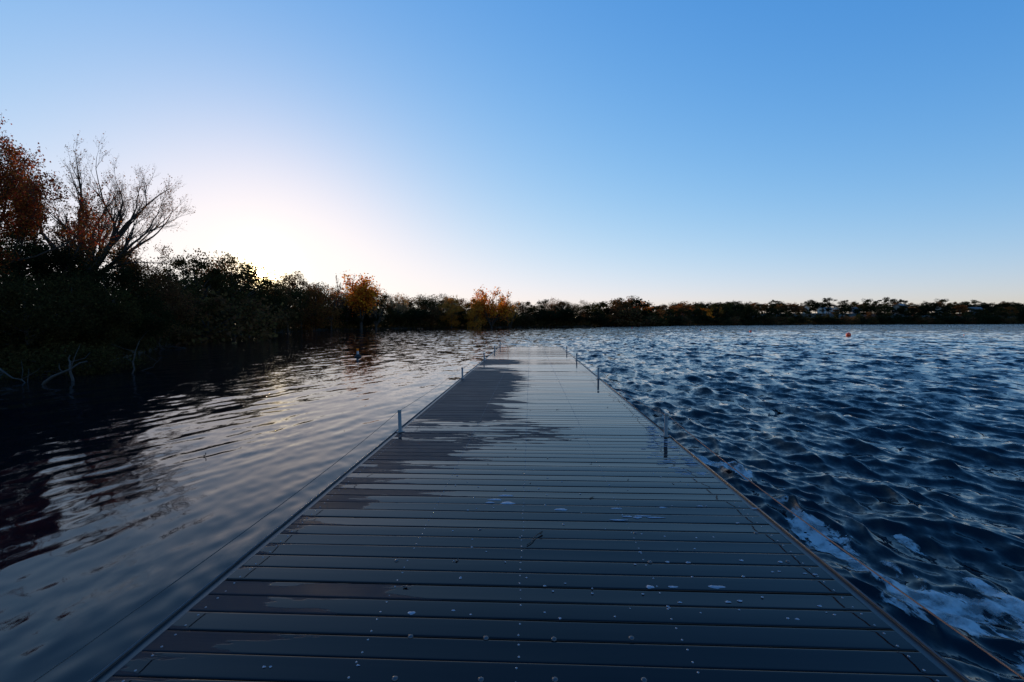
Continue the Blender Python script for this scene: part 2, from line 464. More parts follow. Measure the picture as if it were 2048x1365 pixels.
def build_dock():
    root = empty('floating_dock', (0, 0, 0))
    tag(root, 'long wet floating dock of dark cross boards running straight out into the lake', 'dock')
    br_ = random.Random(5)
    for s in range(len(JOINTS) - 1):
        y0, y1 = JOINTS[s] + 0.014, JOINTS[s + 1] - 0.014
        n = int(round((y1 - y0) / PITCHB)); pit = (y1 - y0) / n
        tilt_s = 0.0
        prof_t = np.array([0, 0.02, 0.05, 0.12, 0.25, 0.4, 0.6, 0.75, 0.88, 0.95, 0.98, 1.0])
        V = []; F = []; XB = []; BV = []; BR = []; PD = []; SC = MB()
        for k in range(n):
            g1 = br_.uniform(0.0022, 0.0046); g2 = br_.uniform(0.0022, 0.0046)
            a = y0 + k * pit + g1; b = y0 + (k + 1) * pit - g2
            ym = (a + b) / 2
            dz = br_.uniform(-0.0012, 0.0012); tl = br_.gauss(0, 0.0009); cup = br_.uniform(-0.0007, 0.0010)
            xb = wet_edge(ym) + br_.gauss(0, 0.16)
            if ym < 4.5: xb = -2.2 + br_.random() ** 2 * 1.5
            rb = br_.random(); pd = br_.random() * (1.0 if ym > 2.5 else 0.6)
            if 5.7 < ym < 6.9: pd = 0.95 + br_.uniform(-.1, .2)
            if 7 < ym < 14: pd = 0.1
            ncol = 25
            xs = np.linspace(-HALF + 0.028 + br_.uniform(-.003, .003), HALF - 0.028 + br_.uniform(-.003, .003), ncol)
            base = len(V)
            ph1, ph2 = br_.uniform(0, 6), br_.uniform(0, 6)
            for x in xs:
                wv = 0.0006 * math.sin(x * 1.7 + ph1) + 0.0004 * math.sin(x * 4.1 + ph2)
                ring = [(a, -0.026)] 
                for t in prof_t:
                    e = min(t, 1 - t)
                    z = -0.0022 * max(0, 1 - e / 0.035) ** 2 + cup * (1 - (2 * t - 1) ** 2) + tl * (2 * t - 1) + dz + wv
                    ring.append((a + (b - a) * t, z))
                ring.append((b, -0.026))
                for (yy, z) in ring:
                    V.append((x, yy, DECK + z)); XB.append(xb); BR.append(rb); PD.append(pd)
                    BV.append((yy - a) / (b - a))
            m = len(prof_t) + 2
            for i in range(ncol - 1):
                for j in range(m):
                    F.append((base + i * m + j, base + (i + 1) * m + j, base + (i + 1) * m + (j + 1) % m, base + i * m + (j + 1) % m))
            for xr in (-1.73, -0.78, -0.055, 0.73, 1.73):
                for yy in (a + 0.028, b - 0.028):
                    x = xr + br_.uniform(-.006, .006); y = yy + br_.uniform(-.004, .004)
                    if br_.random() < 0.05: continue
                    SC.lathe([(0.0055, -0.003), (0.0055, 0.0012), (0.003, 0.0024), (0.0003, 0.0026)], 8, (x, y, DECK + cup + dz))
        me = mesh_np('deck', V, F, M_deck, True)
        for nm, arr in (('xb', XB), ('bv', BV), ('brand', BR), ('pud', PD)):
            at = me.attributes.new(nm, 'FLOAT', 'POINT'); at.data.foreach_set('value', np.array(arr, dtype=np.float32))
        d = link('deck', me, root)
        so_ = SC.build('screws', M_screw, d); so_['kind'] = 'stuff'
        # frame under the boards
        for sx in (-1, 1):
            mb = MB()
            x0, x1 = sorted((sx * (HALF - 0.022), sx * (HALF + 0.024)))
            mb.box(x0, x1, y0 - 0.012, y1 + 0.012, DECK - 0.20, DECK - 0.004)
            e = mb.build('edge_beam', M_beam, root)
            mb = MB()
            x0, x1 = sorted((sx * (HALF + 0.026), sx * (HALF + 0.034)))
            mb.box(x0, x1, y0 - 0.01, y1 + 0.01, DECK - 0.06, DECK + 0.007)
            mb.tube([(sx * (HALF + 0.030), y0 - 0.01, DECK + 0.007), (sx * (HALF + 0.030), y1 + 0.01, DECK + 0.007)], 0.006, 8)
            mb.build('edge_trim', M_alu, root)
        mb = MB()
        for yy in (y0 + 0.02, y1 - 0.06):
            mb.box(-HALF + 0.03, HALF - 0.03, yy, yy + 0.04, DECK - 0.20, DECK - 0.03)
        for xr in (-1.1, -0.78, -0.055, 0.73, 1.1):
            mb.box(xr - 0.02, xr + 0.02, y0 + 0.07, y1 - 0.07, DECK - 0.18, DECK - 0.032)
        mb.build('joists', M_beam, root)
        mb = MB()
        for f in (0.12, 0.5, 0.88):
            yc = y0 + (y1 - y0) * f
            mb.box(-1.65, 1.65, yc - 0.5, yc + 0.5, -0.25, DECK - 0.205)
        mb.build('float', M_float, root)
    # dark carriage bolts
    for (px, py) in [(821, 1274), (972, 1277), (1108, 1279), (1263, 1277), (790, 1358), (962, 1360), (1110, 1360), (1288, 1361),
                     (793, 1122), (1300, 1125), (1576, 1124), (1271, 1067), (1512, 1067), (960, 1060)]:
        q = on_plane(px, py, DECK)
        mb = MB(); mb.lathe([(0.0135, -0.002), (0.013, 0.002), (0.010, 0.005), (0.005, 0.0066), (0.0004, 0.007)], 14, (q.x, q.y, DECK + 0.001))
        mb.build('bolt', M_bolt, root)
    return root
build_dock()

# posts
def make_post():
    r = empty('dock_post')
    mb = MB(); mb.tube([(0, 0, -1.6), (0, 0, 0.30)], 0.024, 20, cap=True)
    mb.build('pipe', M_galv, r)
    mb = MB(); mb.lathe([(0.0262, 0.285), (0.0262, 0.303), (0.022, 0.308), (0.0004, 0.309)], 20)
    mb.build('cap', M_galv, r)
    mb = MB(); mb.lathe([(0.026, -0.05), (0.033, -0.05), (0.033, 0.018), (0.026, 0.02)], 20)
    mb.box(-0.05, 0.05, -0.045, 0.045, 0.003, 0.009)
    mb.build('bracket', M_galv, r)
    return r
POSTS = [(-1, 6.12, 'near left post, grey pipe standing at the dock edge with a thin cord', 1.5, -0.5),
         (-1, 11.85, 'second grey pipe post along the left edge of the dock', 0.3, 0.5),
         (-1, 17.5, 'third grey pipe post along the left edge of the dock', 0.0, 0.6),
         (-1, 22.6, 'fourth grey pipe post along the left edge, next to last before the dock end', 0.5, 0.0),
         (-1, 26.6, 'farthest left post leaning at the far left corner of the dock', 5, 0.0),
         (1, 6.02, 'near right post, grey pipe by the foam patch with an orange rope', 1.5, 0.4),
         (1, 12.0, 'second grey pipe post along the right edge of the dock', 0.0, 0.4),
         (1, 17.6, 'third pipe post along the right edge of the dock with rope at its top', 0.3, 0.2),
         (1, 22.4, 'farthest pipe post along the right edge of the dock', 0.0, 0.3)]
post_top = {}
proto = make_post()
def copy_tree(o, parent=None):
    c = o.copy(); col.objects.link(c); c.parent = parent
    for ch in list(o.children): copy_tree(ch, c)
    return c
for i, (sx, y, lab, lx, ly) in enumerate(POSTS):
    o = proto if i == 0 else copy_tree(proto)
    o.location = (sx * (HALF - 0.03) if abs(sx) == 1 else 0, y, DECK)
    o.rotation_euler = (R(-ly), R(lx if sx > 0 else -lx * 0 + (lx if i == 4 else -lx)), R(rnd.uniform(0, 90)))
    tag(o, lab, 'post', 'pipe posts along the dock edges')
    post_top[(sx, i)] = o.location + Euler(o.rotation_euler).to_matrix() @ Vector((0, 0, 0.285))

def rope_mat(name, c1, c2):
    m, nt, out = mat_new(name); g = NT(nt)
    p = g.n('ShaderNodeTexCoord').outputs['Object']
    w = g.n('ShaderNodeTexWave', wave_type='BANDS'); g.put(w, 'Vector', g.mapping(p, (1, 1, 1), rot=(0, 0, R(40)))); w.inputs['Scale'].default_value = 60
    bs = g.n('ShaderNodeBsdfPrincipled'); g.put(bs, 'Base Color', g.mixc(w.outputs['Fac'], c1, c2)); bs.inputs['Roughness'].default_value = 0.8
    nt.links.new(bs.outputs[0], out.inputs[0]); return m
def catenary(a, b, sag, n=14, side=0.0):
    P = []
    for i in range(n + 1):
        t = i / n; p = a.lerp(b, t); s = 4 * t * (1 - t)
        P.append((p.x + side * s, p.y, p.z - sag * s))
    return P
def rope(sx, idx, near, rad, m, label, name, sags, side):
    pts = []
    prev = near
    for j, i in enumerate(idx):
        nxt = post_top[(sx, i)] + Vector((sx * 0.02, 0, 0))
        seg = catenary(prev, nxt, sags[j], side=side)
        pts += seg if not pts else seg[1:]
        prev = nxt
    mb = MB(); mb.tube(pts, rad, 6)
    tag(mb.build(name, m), label, 'rope')
rope(-1, [0, 1, 2, 3, 4], Vector((-1.86, -0.6, DECK + 0.28)), 0.0028, rope_mat('grey_cord', (0.08, 0.075, 0.07, 1), (0.03, 0.03, 0.03, 1)),
     'thin dark cord strung from post to post along the left dock edge', 'cord', [0.13, 0.05, 0.05, 0.05, 0.02], -0.03)
rope(1, [5, 6, 7, 8], Vector((1.88, -0.6, DECK + 0.27)), 0.0042, rope_mat('orange_rope', (0.24, 0.12, 0.075, 1), (0.12, 0.065, 0.045, 1)),
     'slack orange rope strung post to post along the right dock edge above the foam', 'rope', [0.12, 0.16, 0.10, 0.06], 0.03)

# ------------------------------------------------------------------ foam
def fbm(x, y, s, seed, o=4):
    v = 0; a = 0.5
    for i in range(o):
        v = v + a * vnoise(x, y, s / 2 ** i, seed + i); a *= 0.55
    return v / (0.5 * (1 - 0.55 ** o) / 0.45)
def foam_material():
    m, nt, out = mat_new('lake_foam'); g = NT(nt)
    p = g.pos(); f = g.attr('foam')
    warp = g.noise(g.mapping(p, (1.0, 0.5, 1)), 5.0, 6, 0.62, 0.8)
    v = g.n('ShaderNodeTexVoronoi', feature='F1'); g.put(v, 'Vector', p); v.inputs['Scale'].default_value = 16; v.inputs['Randomness'].default_value = 1
    v2 = g.n('ShaderNodeTexVoronoi', feature='F1'); g.put(v2, 'Vector', p); v2.inputs['Scale'].default_value = 60
    hole = g.math('SUBTRACT', 1.0, g.sstep(v.outputs['Distance'], 0.10, 0.26))
    s = g.math('ADD', g.math('MULTIPLY', f, 0.75), g.math('MULTIPLY_ADD', warp, 1.9, -0.95))
    s = g.math('SUBTRACT', s, g.math('MULTIPLY', hole, 0.22))
    al = g.math('MULTIPLY', g.sstep(s, 0.26, 0.40), g.math('MULTIPLY_ADD', g.sstep(g.noise(p, 9, 4, 0.6), 0.35, 0.62), 0.62, 0.30))
    bs = g.n('ShaderNodeBsdfPrincipled'); bs.inputs['Base Color'].default_value = (0.42, 0.44, 0.46, 1)
    bs.inputs['Roughness'].default_value = 0.6
    g.put(bs, 'Normal', g.bump(v2.outputs['Distance'], 0.6, 0.006))
    g.put(bs, 'Alpha', g.math('MULTIPLY', al, 1.0))
    nt.links.new(bs.outputs[0], out.inputs[0]); return m
def build_foam():
    xs = np.arange(1.86, 4.6, 0.014); ys = np.arange(0.6, 12.0, 0.02)
    x, y = np.meshgrid(xs, ys, indexing='ij')
    # centre line and half width of the foam band
    ky = [0.6, 2.0, 2.4, 2.75, 3.1, 3.45, 3.75, 4.05, 4.4, 5.0, 5.5, 6.0, 6.6, 12]
    cx = np.interp(y, ky, [3.0, 2.75, 2.66, 2.60, 2.52, 2.47, 2.44, 2.40, 2.38, 2.33, 2.18, 2.02, 1.98, 1.98])
    hw = np.interp(y, ky, [0.5, 0.42, 0.36, 0.30, 0.17, 0.24, 0.14, 0.09, 0.16, 0.22, 0.15, 0.09, 0.06, 0.02])
    f = 1 - np.abs(x - cx) / hw / 1.4
    f2 = np.where(y < 3.9, 1 - np.abs(x - (3.08 - 0.05 * (3.6 - y))) / (0.04 + 0.07 * np.clip(3.9 - y, 0, 2)), -1) * 0.8
    f = np.maximum(f, f2) * 0.75 + (fbm(x, y, 0.42, 40) - 0.5) * 2.2 - 0.05
    f = np.clip(f, -0.5, 1.2)
    fl = f.ravel()
    fs = np.full(x.size, 0.02)
    X, Y, Z = waves(x.ravel(), y.ravel(), fs)
    ny = len(ys); nx = len(xs)
    I = (np.arange(nx - 1)[:, None] * ny + np.arange(ny - 1)[None, :])
    F = np.stack([I, I + ny, I + ny + 1, I + 1], -1).reshape(-1, 4)
    keep = fl[F].max(1) > -0.05
    F = F[keep]
    used = np.unique(F); mp = np.full(x.size, -1); mp[used] = np.arange(len(used))
    me = mesh_np('lake_foam', np.stack([X, Y, Z + 0.006], -1)[used], mp[F], foam_material(), True)
    at = me.attributes.new('foam', 'FLOAT', 'POINT'); at.data.foreach_set('value', fl[used].astype(np.float32))
    tag(link('lake_foam', me), 'bluish white foam trailing on the water along the right side of the dock', 'foam', kind='stuff')
build_foam()

M_fleck = simple('foam_flecks', (0.22, 0.24, 0.29), 0.4, nscale=60, var=0.25, bump=0.002)
def build_flecks():
    mb = MB(); fr = random.Random(9)
    def blob(x, y, a, b):
        n = 12; V = []; 
        for s, h in ((1.0, 0.0006), (0.85, 0.0028), (0.5, 0.0042)):
            for k in range(n):
                an = 2 * math.pi * k / n
                q = s * (1 + 0.18 * math.sin(3 * an + a * 900) + 0.12 * math.sin(5 * an + b * 700))
                V.append((x + a * q * math.cos(an), y + b * q * math.sin(an), DECK + 0.001 + h))
        F = []
        for i in range(2):
            for k in range(n): F.append((i * n + k, i * n + (k + 1) % n, (i + 1) * n + (k + 1) % n, (i + 1) * n + k))
        F.append(tuple(range(2 * n, 3 * n)))
        mb.add(V, F, True)
    big = [(1300, 1175, 8, 3.5), (1346, 1175, 10, 2), (1433, 1175, 17, 3), (1456, 1205, 6, 2), (1480, 1203, 5, 2), (1335, 1125, 4, 1.5), (1376, 1126, 5, 1.5),
           (1483, 1122, 4, 1.6), (1561, 1125, 4, 2), (1360, 1206, 4, 1.5), (990, 1000, 14, 1.6), (1012, 992, 15, 1.5), (1015, 1007, 14, 3),
           (980, 1006, 9, 1.5), (1122, 1020, 13, 2.2), (1232, 1018, 11, 1.2), (1325, 1016, 7, 1.3), (1255, 1034, 10, 1.4), (1275, 1036, 9, 1.8),
           (1285, 1033, 16, 1.0), (1310, 1036, 18, 1.2), (1238, 1041, 18, 1.2), (1510, 1018, 7, 1.2), (1400, 1013, 6, .9), (1630, 1150, 5, 1.2), (1610, 1148, 4, 1),
           (1545, 1145, 3, 1), (1558, 1144, 3, 1), (716, 1332, 4, 1.5), (541, 1335, 3, 2), (528, 1335, 4, 2), (823, 1227, 8, 3.5)]
    for px, py, a, b in big:
        q = on_plane(px, py, DECK); dy = py - 643
        blob(q.x, q.y, a / FPX * q.y * 1.02, b / dy * q.y * 0.95)
    for i in range(110):
        px = fr.uniform(900, 1720); py = 940 + fr.random() ** 1.3 * 300
        q = on_plane(px, py, DECK)
        if abs(q.x) > 1.7: continue
        a = fr.uniform(0.003, 0.007); blob(q.x, q.y, a * fr.uniform(1, 2), a)
    # streaks of foam washed over the right edge beside the near post
    for i in range(90):
        y = fr.uniform(4.5, 6.6); w = max(0.04, 0.52 - abs(y - 5.2) * 0.34)
        x = HALF - 0.04 - fr.random() ** 1.6 * w
        blob(min(x, 1.74), y, fr.uniform(0.02, 0.075), fr.uniform(0.003, 0.010))
    tag(mb.build('foam_flecks', M_fleck), 'small pale foam flecks and streaks scattered on the wet dock boards', 'foam', kind='stuff')
build_flecks()

# ------------------------------------------------------------------ twigs and leaves on the dock
M_bark_dark = simple('dark_bark', (0.035, 0.026, 0.020), 0.85, nscale=6, var=0.5, bump=0.01)
M_bark_pale = simple('driftwood', (0.024, 0.021, 0.019), 0.8, nscale=9, var=0.4, bump=0.01)
M_leafdry = simple('dry_leaf', (0.10, 0.055, 0.025), 0.7, nscale=40, var=0.4)
M_leafdark = simple('dark_wet_leaf', (0.012, 0.009, 0.008), 0.4, nscale=40, var=0.4)
def small_leaf(px, py, size, label, m, rz, group='dark wet leaves on the dock boards'):
    q = on_plane(px, py, DECK)
    mb = MB(); n = 10; V = []
    for k in range(n):
        an = 2 * math.pi * k / n
        rr = size * (0.55 + 0.45 * abs(math.cos(an * 2.5)))
        V.append((rr * math.cos(an), rr * 0.7 * math.sin(an), 0.002 + 0.25 * size * (math.cos(an) ** 2)))
    V.append((0, 0, 0.004)); 
    mb.add(V, [(k, (k + 1) % n, n) for k in range(n)])
    mb.add([(p[0], p[1], p[2] - 0.0012) for p in V], [((k + 1) % n, k, n) for k in range(n)])
    mb.tube([(size * 0.9, 0, 0.25 * size), (size * 1.5, size * 0.2, 0.003)], 0.0008, 4)
    o = mb.build('fallen_leaf', m); o.location = (q.x, q.y, DECK + 0.002); o.rotation_euler = (0, 0, rz)
    tag(o, label, 'leaf', group)
small_leaf(1183, 997, 0.026, 'pale curled dry leaf on the wet boards right of the middle screw row', M_leafdry, 0.6)
small_leaf(914, 1122, 0.016, 'small dark leaf left of the middle screw row on the near boards', M_leafdark, 1.2)
small_leaf(811, 1175, 0.020, 'dark flat leaf on the near left boards beside the left screw row', M_leafdark, 0.1)
small_leaf(1115, 820, 0.032, 'dark leaf on the shiny wet boards, nearest the dry side at mid dock', M_leafdark, 0.3)
for i in range(22):
    py = 740 + rnd.random() ** 1.2 * 230
    dy = py - 643; px = 1061 + rnd.uniform(-0.3, 1.1) * dy
    small_leaf(px, py, rnd.uniform(0.009, 0.017), 'tiny dark leaf scrap on the shiny wet part of the dock', M_leafdark, rnd.uniform(0, 6))
def twig():
    a = on_plane(1054, 1092, DECK); b = on_plane(1083, 1068, DECK)
    mb = MB(); pts = [a.lerp(b, t) + Vector((0.008 * math.sin(t * 7), 0, 0.006 + 0.01 * t)) for t in np.linspace(0, 1, 7)]
    mb.tube(pts, [0.0035, 0.003, 0.003, 0.0028, 0.003, 0.004, 0.006], 6)
    mb.tube([pts[5], pts[5] + Vector((0.02, -0.012, 0.006))], 0.003, 5)
    tag(mb.build('twig', M_bark_dark), 'thin brown twig lying slantwise on the near boards by the middle screws', 'twig')
twig()

# ------------------------------------------------------------------ buoys
def plastic(name, c, rough=0.35): return simple(name, c, rough, nscale=12, var=0.12)
M_red = plastic('orange_red_plastic', (0.75, 0.07, 0.025)); M_orange = plastic('orange_plastic', (0.85, 0.25, 0.02)); 
def glowing_orange():
    m, nt, out = mat_new('translucent_orange_plastic'); g = NT(nt)
    d = g.n('ShaderNodeBsdfDiffuse'); t = g.n('ShaderNodeBsdfTranslucent'); mx = g.n('ShaderNodeMixShader'); mx.inputs[0].default_value = 0.6
    nz = g.noise(g.n('ShaderNodeTexCoord').outputs['Object'], 30, 2)
    c = g.mixc(nz, (0.95, 0.22, 0.01, 1), (0.85, 0.32, 0.03, 1)); g.put(d, 'Color', c); g.put(t, 'Color', c)
    nt.links.new(d.outputs[0], mx.inputs[1]); nt.links.new(t.outputs[0], mx.inputs[2]); nt.links.new(mx.outputs[0], out.inputs[0]); return m
M_orange = glowing_orange(); M_white = plastic('white_plastic', (0.34, 0.34, 0.34)); M_navy = plastic('dark_buoy_rubber', (0.008, 0.008, 0.010), 0.75)
def ball_buoy(px, py, rad, label):
    q = on_plane(px, py, 0)
    r = empty('ball_buoy', (q.x, q.y, 0))
    tag(r, label, 'buoy', 'red ball buoys across the lake')
    mb = MB(); prof = [(max(0.0005, rad * math.cos(a)), rad * 0.62 + rad * math.sin(a)) for a in np.linspace(-math.pi / 2, math.pi / 2, 17)]
    mb.lathe(prof, 24); mb.build('float', M_red, r)
    mb = MB(); mb.lathe([(rad * 0.16, rad * 1.58), (rad * 0.16, rad * 1.74), (rad * 0.05, rad * 1.76)], 12); mb.build('mooring_eye', M_red, r)
ball_buoy(1697, 673, 0.27, 'largest and nearest red ball buoy on the open water at right')
ball_buoy(1501, 665, 0.18, 'second nearest red ball buoy, left of the largest one')
ball_buoy(1401, 661.3, 0.16, 'small red ball buoy near the far shore, left of two bigger ones')
ball_buoy(1264, 656.8, 0.15, 'tiniest red ball buoy, leftmost of the row near the far shore')
ball_buoy(1928, 671.5, 0.07, 'tiny red ball buoy at far right, barely showing above the chop')
def marker():
    q = on_plane(716, 715, 0)
    r = empty('marker_buoy', (q.x, q.y, 0.02)); r.scale = (1.25, 1.25, 1.25); r.rotation_euler = (R(2), R(-2), 0)
    tag(r, 'small marker buoy with orange top and dark cone float on the calm left water', 'buoy')
    mb = MB(); mb.lathe([(0.10, -0.06), (0.135, -0.01), (0.13, 0.03), (0.07, 0.085), (0.04, 0.11)], 24); mb.build('float', M_navy, r)
    mb = MB(); mb.lathe([(0.044, 0.10), (0.042, 0.235)], 18); mb.build('post', M_white, r)
    mb = MB(); mb.lathe([(0.048, 0.236), (0.048, 0.335), (0.044, 0.338)], 18); mb.build('orange_band', M_orange, r)
    mb = MB(); mb.lathe([(0.043, 0.339), (0.042, 0.35), (0.0005, 0.356)], 18); mb.build('cap', M_navy, r)
marker()

# ------------------------------------------------------------------ trees
def leaf_material(name, rough=0.6, transl=0.5):
    m, nt, out = mat_new(name); g = NT(nt)
    oi = g.n('ShaderNodeObjectInfo'); isl = g.n('ShaderNodeNewGeometry').outputs['Random Per Island']
    hs = g.n('ShaderNodeHueSaturation')
    g.put(hs, 'Color', oi.outputs['Color'])
    g.put(hs, 'Hue', g.math('MULTIPLY_ADD', isl, 0.05, 0.475)); hs.inputs['Saturation'].default_value = 1.0
    r2 = g.math('FRACT', g.math('MULTIPLY', isl, 17.3))
    g.put(hs, 'Value', g.math('MULTIPLY_ADD', r2, 1.0, 0.5))
    d = g.n('ShaderNodeBsdfDiffuse'); g.put(d, 'Color', hs.outputs[0])
    t = g.n('ShaderNodeBsdfTranslucent'); g.put(t, 'Color', hs.outputs[0])
    mx = g.n('ShaderNodeMixShader'); mx.inputs[0].default_value = transl
    nt.links.new(d.outputs[0], mx.inputs[1]); nt.links.new(t.outputs[0], mx.inputs[2])
    nt.links.new(mx.outputs[0], out.inputs[0])
    return m
M_leaf = leaf_material('autumn_leaves')

def leaf_cloud(name, C, size, aspect, seed, mat=M_leaf, flat=0.0):
    """one irregular little quad per centre"""
    r = np.random.default_rng(seed); n = len(C)
    a = r.normal(size=(n, 3)); a /= np.linalg.norm(a, axis=1)[:, None]
    b = r.normal(size=(n, 3)); b -= a * (a * b).sum(1)[:, None]; b /= np.linalg.norm(b, axis=1)[:, None]
    s = size * r.uniform(0.55, 1.35, n)[:, None]
    j = lambda lo, hi: r.uniform(lo, hi, n)[:, None]
    p0 = C - a * s * j(.8, 1.0) * .5; p2 = C + a * s * j(.8, 1.1) * .5
    p1 = C + b * s * aspect * .5 * j(.7, 1.2) + a * s * j(-.2, .2); p3 = C - b * s * aspect * .5 * j(.7, 1.2) + a * s * j(-.2, .2)
    V = np.stack([p0, p1, p2, p3], 1).reshape(-1, 3)
    return mesh_np(name, V, np.arange(4 * n).reshape(-1, 4), mat)

def dense_tree(seed, H, W, base, nclump, leaves, lsize, clump=0.16, kind='dome', lower=0.12):
    """(crown mesh, trunk mesh); H height, W crown width, base = crown bottom"""
    r = np.random.default_rng(seed); rr = random.Random(seed)
    cs = []
    ch = (H - base)
    while len(cs) < nclump:
        p = r.uniform(-1, 1, 3)
        d = np.linalg.norm(p)
        if d > 1 or d < 0.35: continue
        if kind == 'dome' and p[2] < -0.9: continue
        if kind == 'oak' and (p[2] < -0.55 or d < 0.55): continue
        an = math.atan2(p[1], p[0])
        lob = 1 + 0.22 * math.sin(an * 3 + seed) + 0.14 * math.sin(an * 5 + seed * 2) + 0.12 * math.sin(p[2] * 7 + seed)
        cs.append((p[0] * W / 2 * lob, p[1] * W / 2 * lob, base + ch * (0.5 + p[2] * 0.5 * (0.92 + 0.1 * math.sin(an * 4 + seed)))))
    cs = np.array(cs)
    k = r.integers(0, nclump, leaves)
    csz = 1.25 * clump * W * r.uniform(0.45, 1.3, nclump)
    dd = r.normal(size=(leaves, 3)); dd /= np.linalg.norm(dd, axis=1)[:, None]
    dd *= (r.random(leaves) ** 0.5)[:, None]
    P = cs[k] + dd * csz[k][:, None] * np.array([1, 1, 0.72 if kind != 'oak' else 0.5])
    # stray sprigs past the outline
    m = r.random(leaves) < 0.06
    P[m] += (P[m] - np.array([0, 0, base + ch * .4])) * r.uniform(0.03, 0.16, (m.sum(), 1))
    P[:, 2] = np.maximum(P[:, 2], lower)
    crown = leaf_cloud('crown', P, lsize, 0.75, seed + 1)
    mb = MB()
    tr = H * 0.022
    bend = Vector((rr.uniform(-.05, .05) * H, rr.uniform(-.05, .05) * H, 0))
    tp = [Vector((0, 0, -0.4)), Vector((0, 0, H * .15)) + bend * .3, Vector((0, 0, H * .4)) + bend, Vector((0, 0, H * .7)) + bend * 1.3, Vector((0, 0, H * 0.9)) + bend]
    mb.tube(tp, [tr * 1.3, tr, tr * .75, tr * .4, tr * .1], 7)
    for c in cs[:min(nclump, 22)]:
        c = Vector(c); t0 = min(0.62, max(0.18, (c.z / H) * 0.55)); s = Vector((0, 0, H * t0)) + bend * t0
        mid = s.lerp(c, 0.5) + Vector((rr.uniform(-.03, .03) * H, rr.uniform(-.03, .03) * H, 0.03 * H))
        mb.tube([s, mid, c], [tr * .42, tr * .25, tr * .06], 5, cap=False)
    return crown, mb.mesh('trunk', M_bark_dark)

def skeleton(seed, stems, levels, leaf_p, twig_r=0.012, spread=0.55, grow=0.72, up=0.12, nseg=5):
    """stems: list of (start, direction, length, radius). returns MB of wood, leaf points"""
    rr = random.Random(seed); mb = MB(); L = []
    def go(p, d, ln, rad, lv):
        pts = [p.copy()]; rs = [rad]; q = p.copy(); dd = d.normalized()
        for i in range(nseg):
            dd = (dd + Vector((rr.gauss(0, .10), rr.gauss(0, .10), rr.gauss(0, .07) + up * 0.5)) * (1.0 if lv else 0.55)).normalized()
            q = q + dd * ln / nseg; pts.append(q.copy()); rs.append(max(twig_r * .35, rad * (1 - 0.62 * (i + 1) / nseg)))
        mb.tube(pts, rs, 7 if rad > 0.06 else (5 if rad > 0.02 else 3), cap=False)
        if lv >= levels:
            for i in range(1, nseg + 1):
                if rr.random() < leaf_p: L.append(pts[i] + Vector((rr.gauss(0, .05), rr.gauss(0, .05), rr.gauss(0, .05))))
            return
        nch = rr.choice((3, 4, 4, 5)) if lv else rr.choice((4, 5))
        for k in range(nch):
            t = rr.uniform(0.3, 0.95) if k else 1.0
            i = min(nseg, max(1, int(t * nseg))); b = pts[i]
            dirn = (pts[i] - pts[i - 1]).normalized()
            ax = dirn.orthogonal().normalized(); ax = Matrix.Rotation(rr.uniform(0, 2 * math.pi), 3, dirn) @ ax
            ang = rr.gauss(spread, .16) if k else rr.gauss(.15, .1)
            nd = Matrix.Rotation(ang, 3, ax) @ dirn; nd.z += up
            go(b, nd, ln * grow * rr.uniform(.7, 1.1) * (1.0 - 0.25 * (1 - t) * 0), rs[i] * (.69 if k else .95), lv + 1)
    for s, d, ln, rad in stems: go(Vector(s), Vector(d), ln, rad, 0)
    return mb, L
def expand(L, n, spread, seed):
    r = np.random.default_rng(seed); A = np.array([tuple(p) for p in L])
    k = r.integers(0, len(A), n)
    return A[k] + r.normal(0, spread, (n, 3))

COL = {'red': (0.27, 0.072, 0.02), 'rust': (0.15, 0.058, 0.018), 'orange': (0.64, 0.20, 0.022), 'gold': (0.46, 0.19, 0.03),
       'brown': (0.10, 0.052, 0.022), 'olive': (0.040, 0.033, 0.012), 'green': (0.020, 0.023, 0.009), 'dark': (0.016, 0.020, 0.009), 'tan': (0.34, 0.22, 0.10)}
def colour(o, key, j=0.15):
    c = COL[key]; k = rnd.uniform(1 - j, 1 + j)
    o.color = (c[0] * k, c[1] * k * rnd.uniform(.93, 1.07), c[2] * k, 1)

def tree_from(crown_me, trunk_me, loc, sc, key, label, cat='tree', name='tree', group=None, rz=None):
    r = empty(name, loc, rnd.uniform(0, 6.28) if rz is None else rz)
    r.scale = sc
    tag(r, label, cat, group)
    t = link('trunk', trunk_me, r)
    if crown_me:
        c = link('crown', crown_me, r); colour(c, key)
    return r

# --- prototypes (10 m tall), one set for 50-150 m and one for beyond
PM = {'dome': [dense_tree(100 + i, 10, 8.5, 1.2, 40, 8000, 0.26) for i in range(3)],
      'upright': [dense_tree(110 + i, 10, 5.5, 1.0, 34, 6000, 0.26, 0.2) for i in range(3)],
      'oak': [dense_tree(120 + i, 10, 9.5, 3.2, 26, 5200, 0.26, 0.13, 'oak') for i in range(2)],
      'bush': [dense_tree(130 + i, 4.5, 6.5, 0.0, 34, 5200, 0.24, 0.17, 'bush') for i in range(3)]}
PF = {'dome': [dense_tree(200 + i, 10, 8.8, 0.8, 40, 4200, 0.46) for i in range(4)],
      'upright': [dense_tree(210 + i, 10, 5.8, 0.8, 26, 2200, 0.46, 0.2) for i in range(2)],
      'oak': [dense_tree(220 + i, 10, 11, 2.8, 26, 3600, 0.42, 0.13, 'oak') for i in range(4)],
      'bush': [dense_tree(230 + i, 4.5, 7, 0.0, 26, 2200, 0.4, 0.17, 'bush') for i in range(3)]}
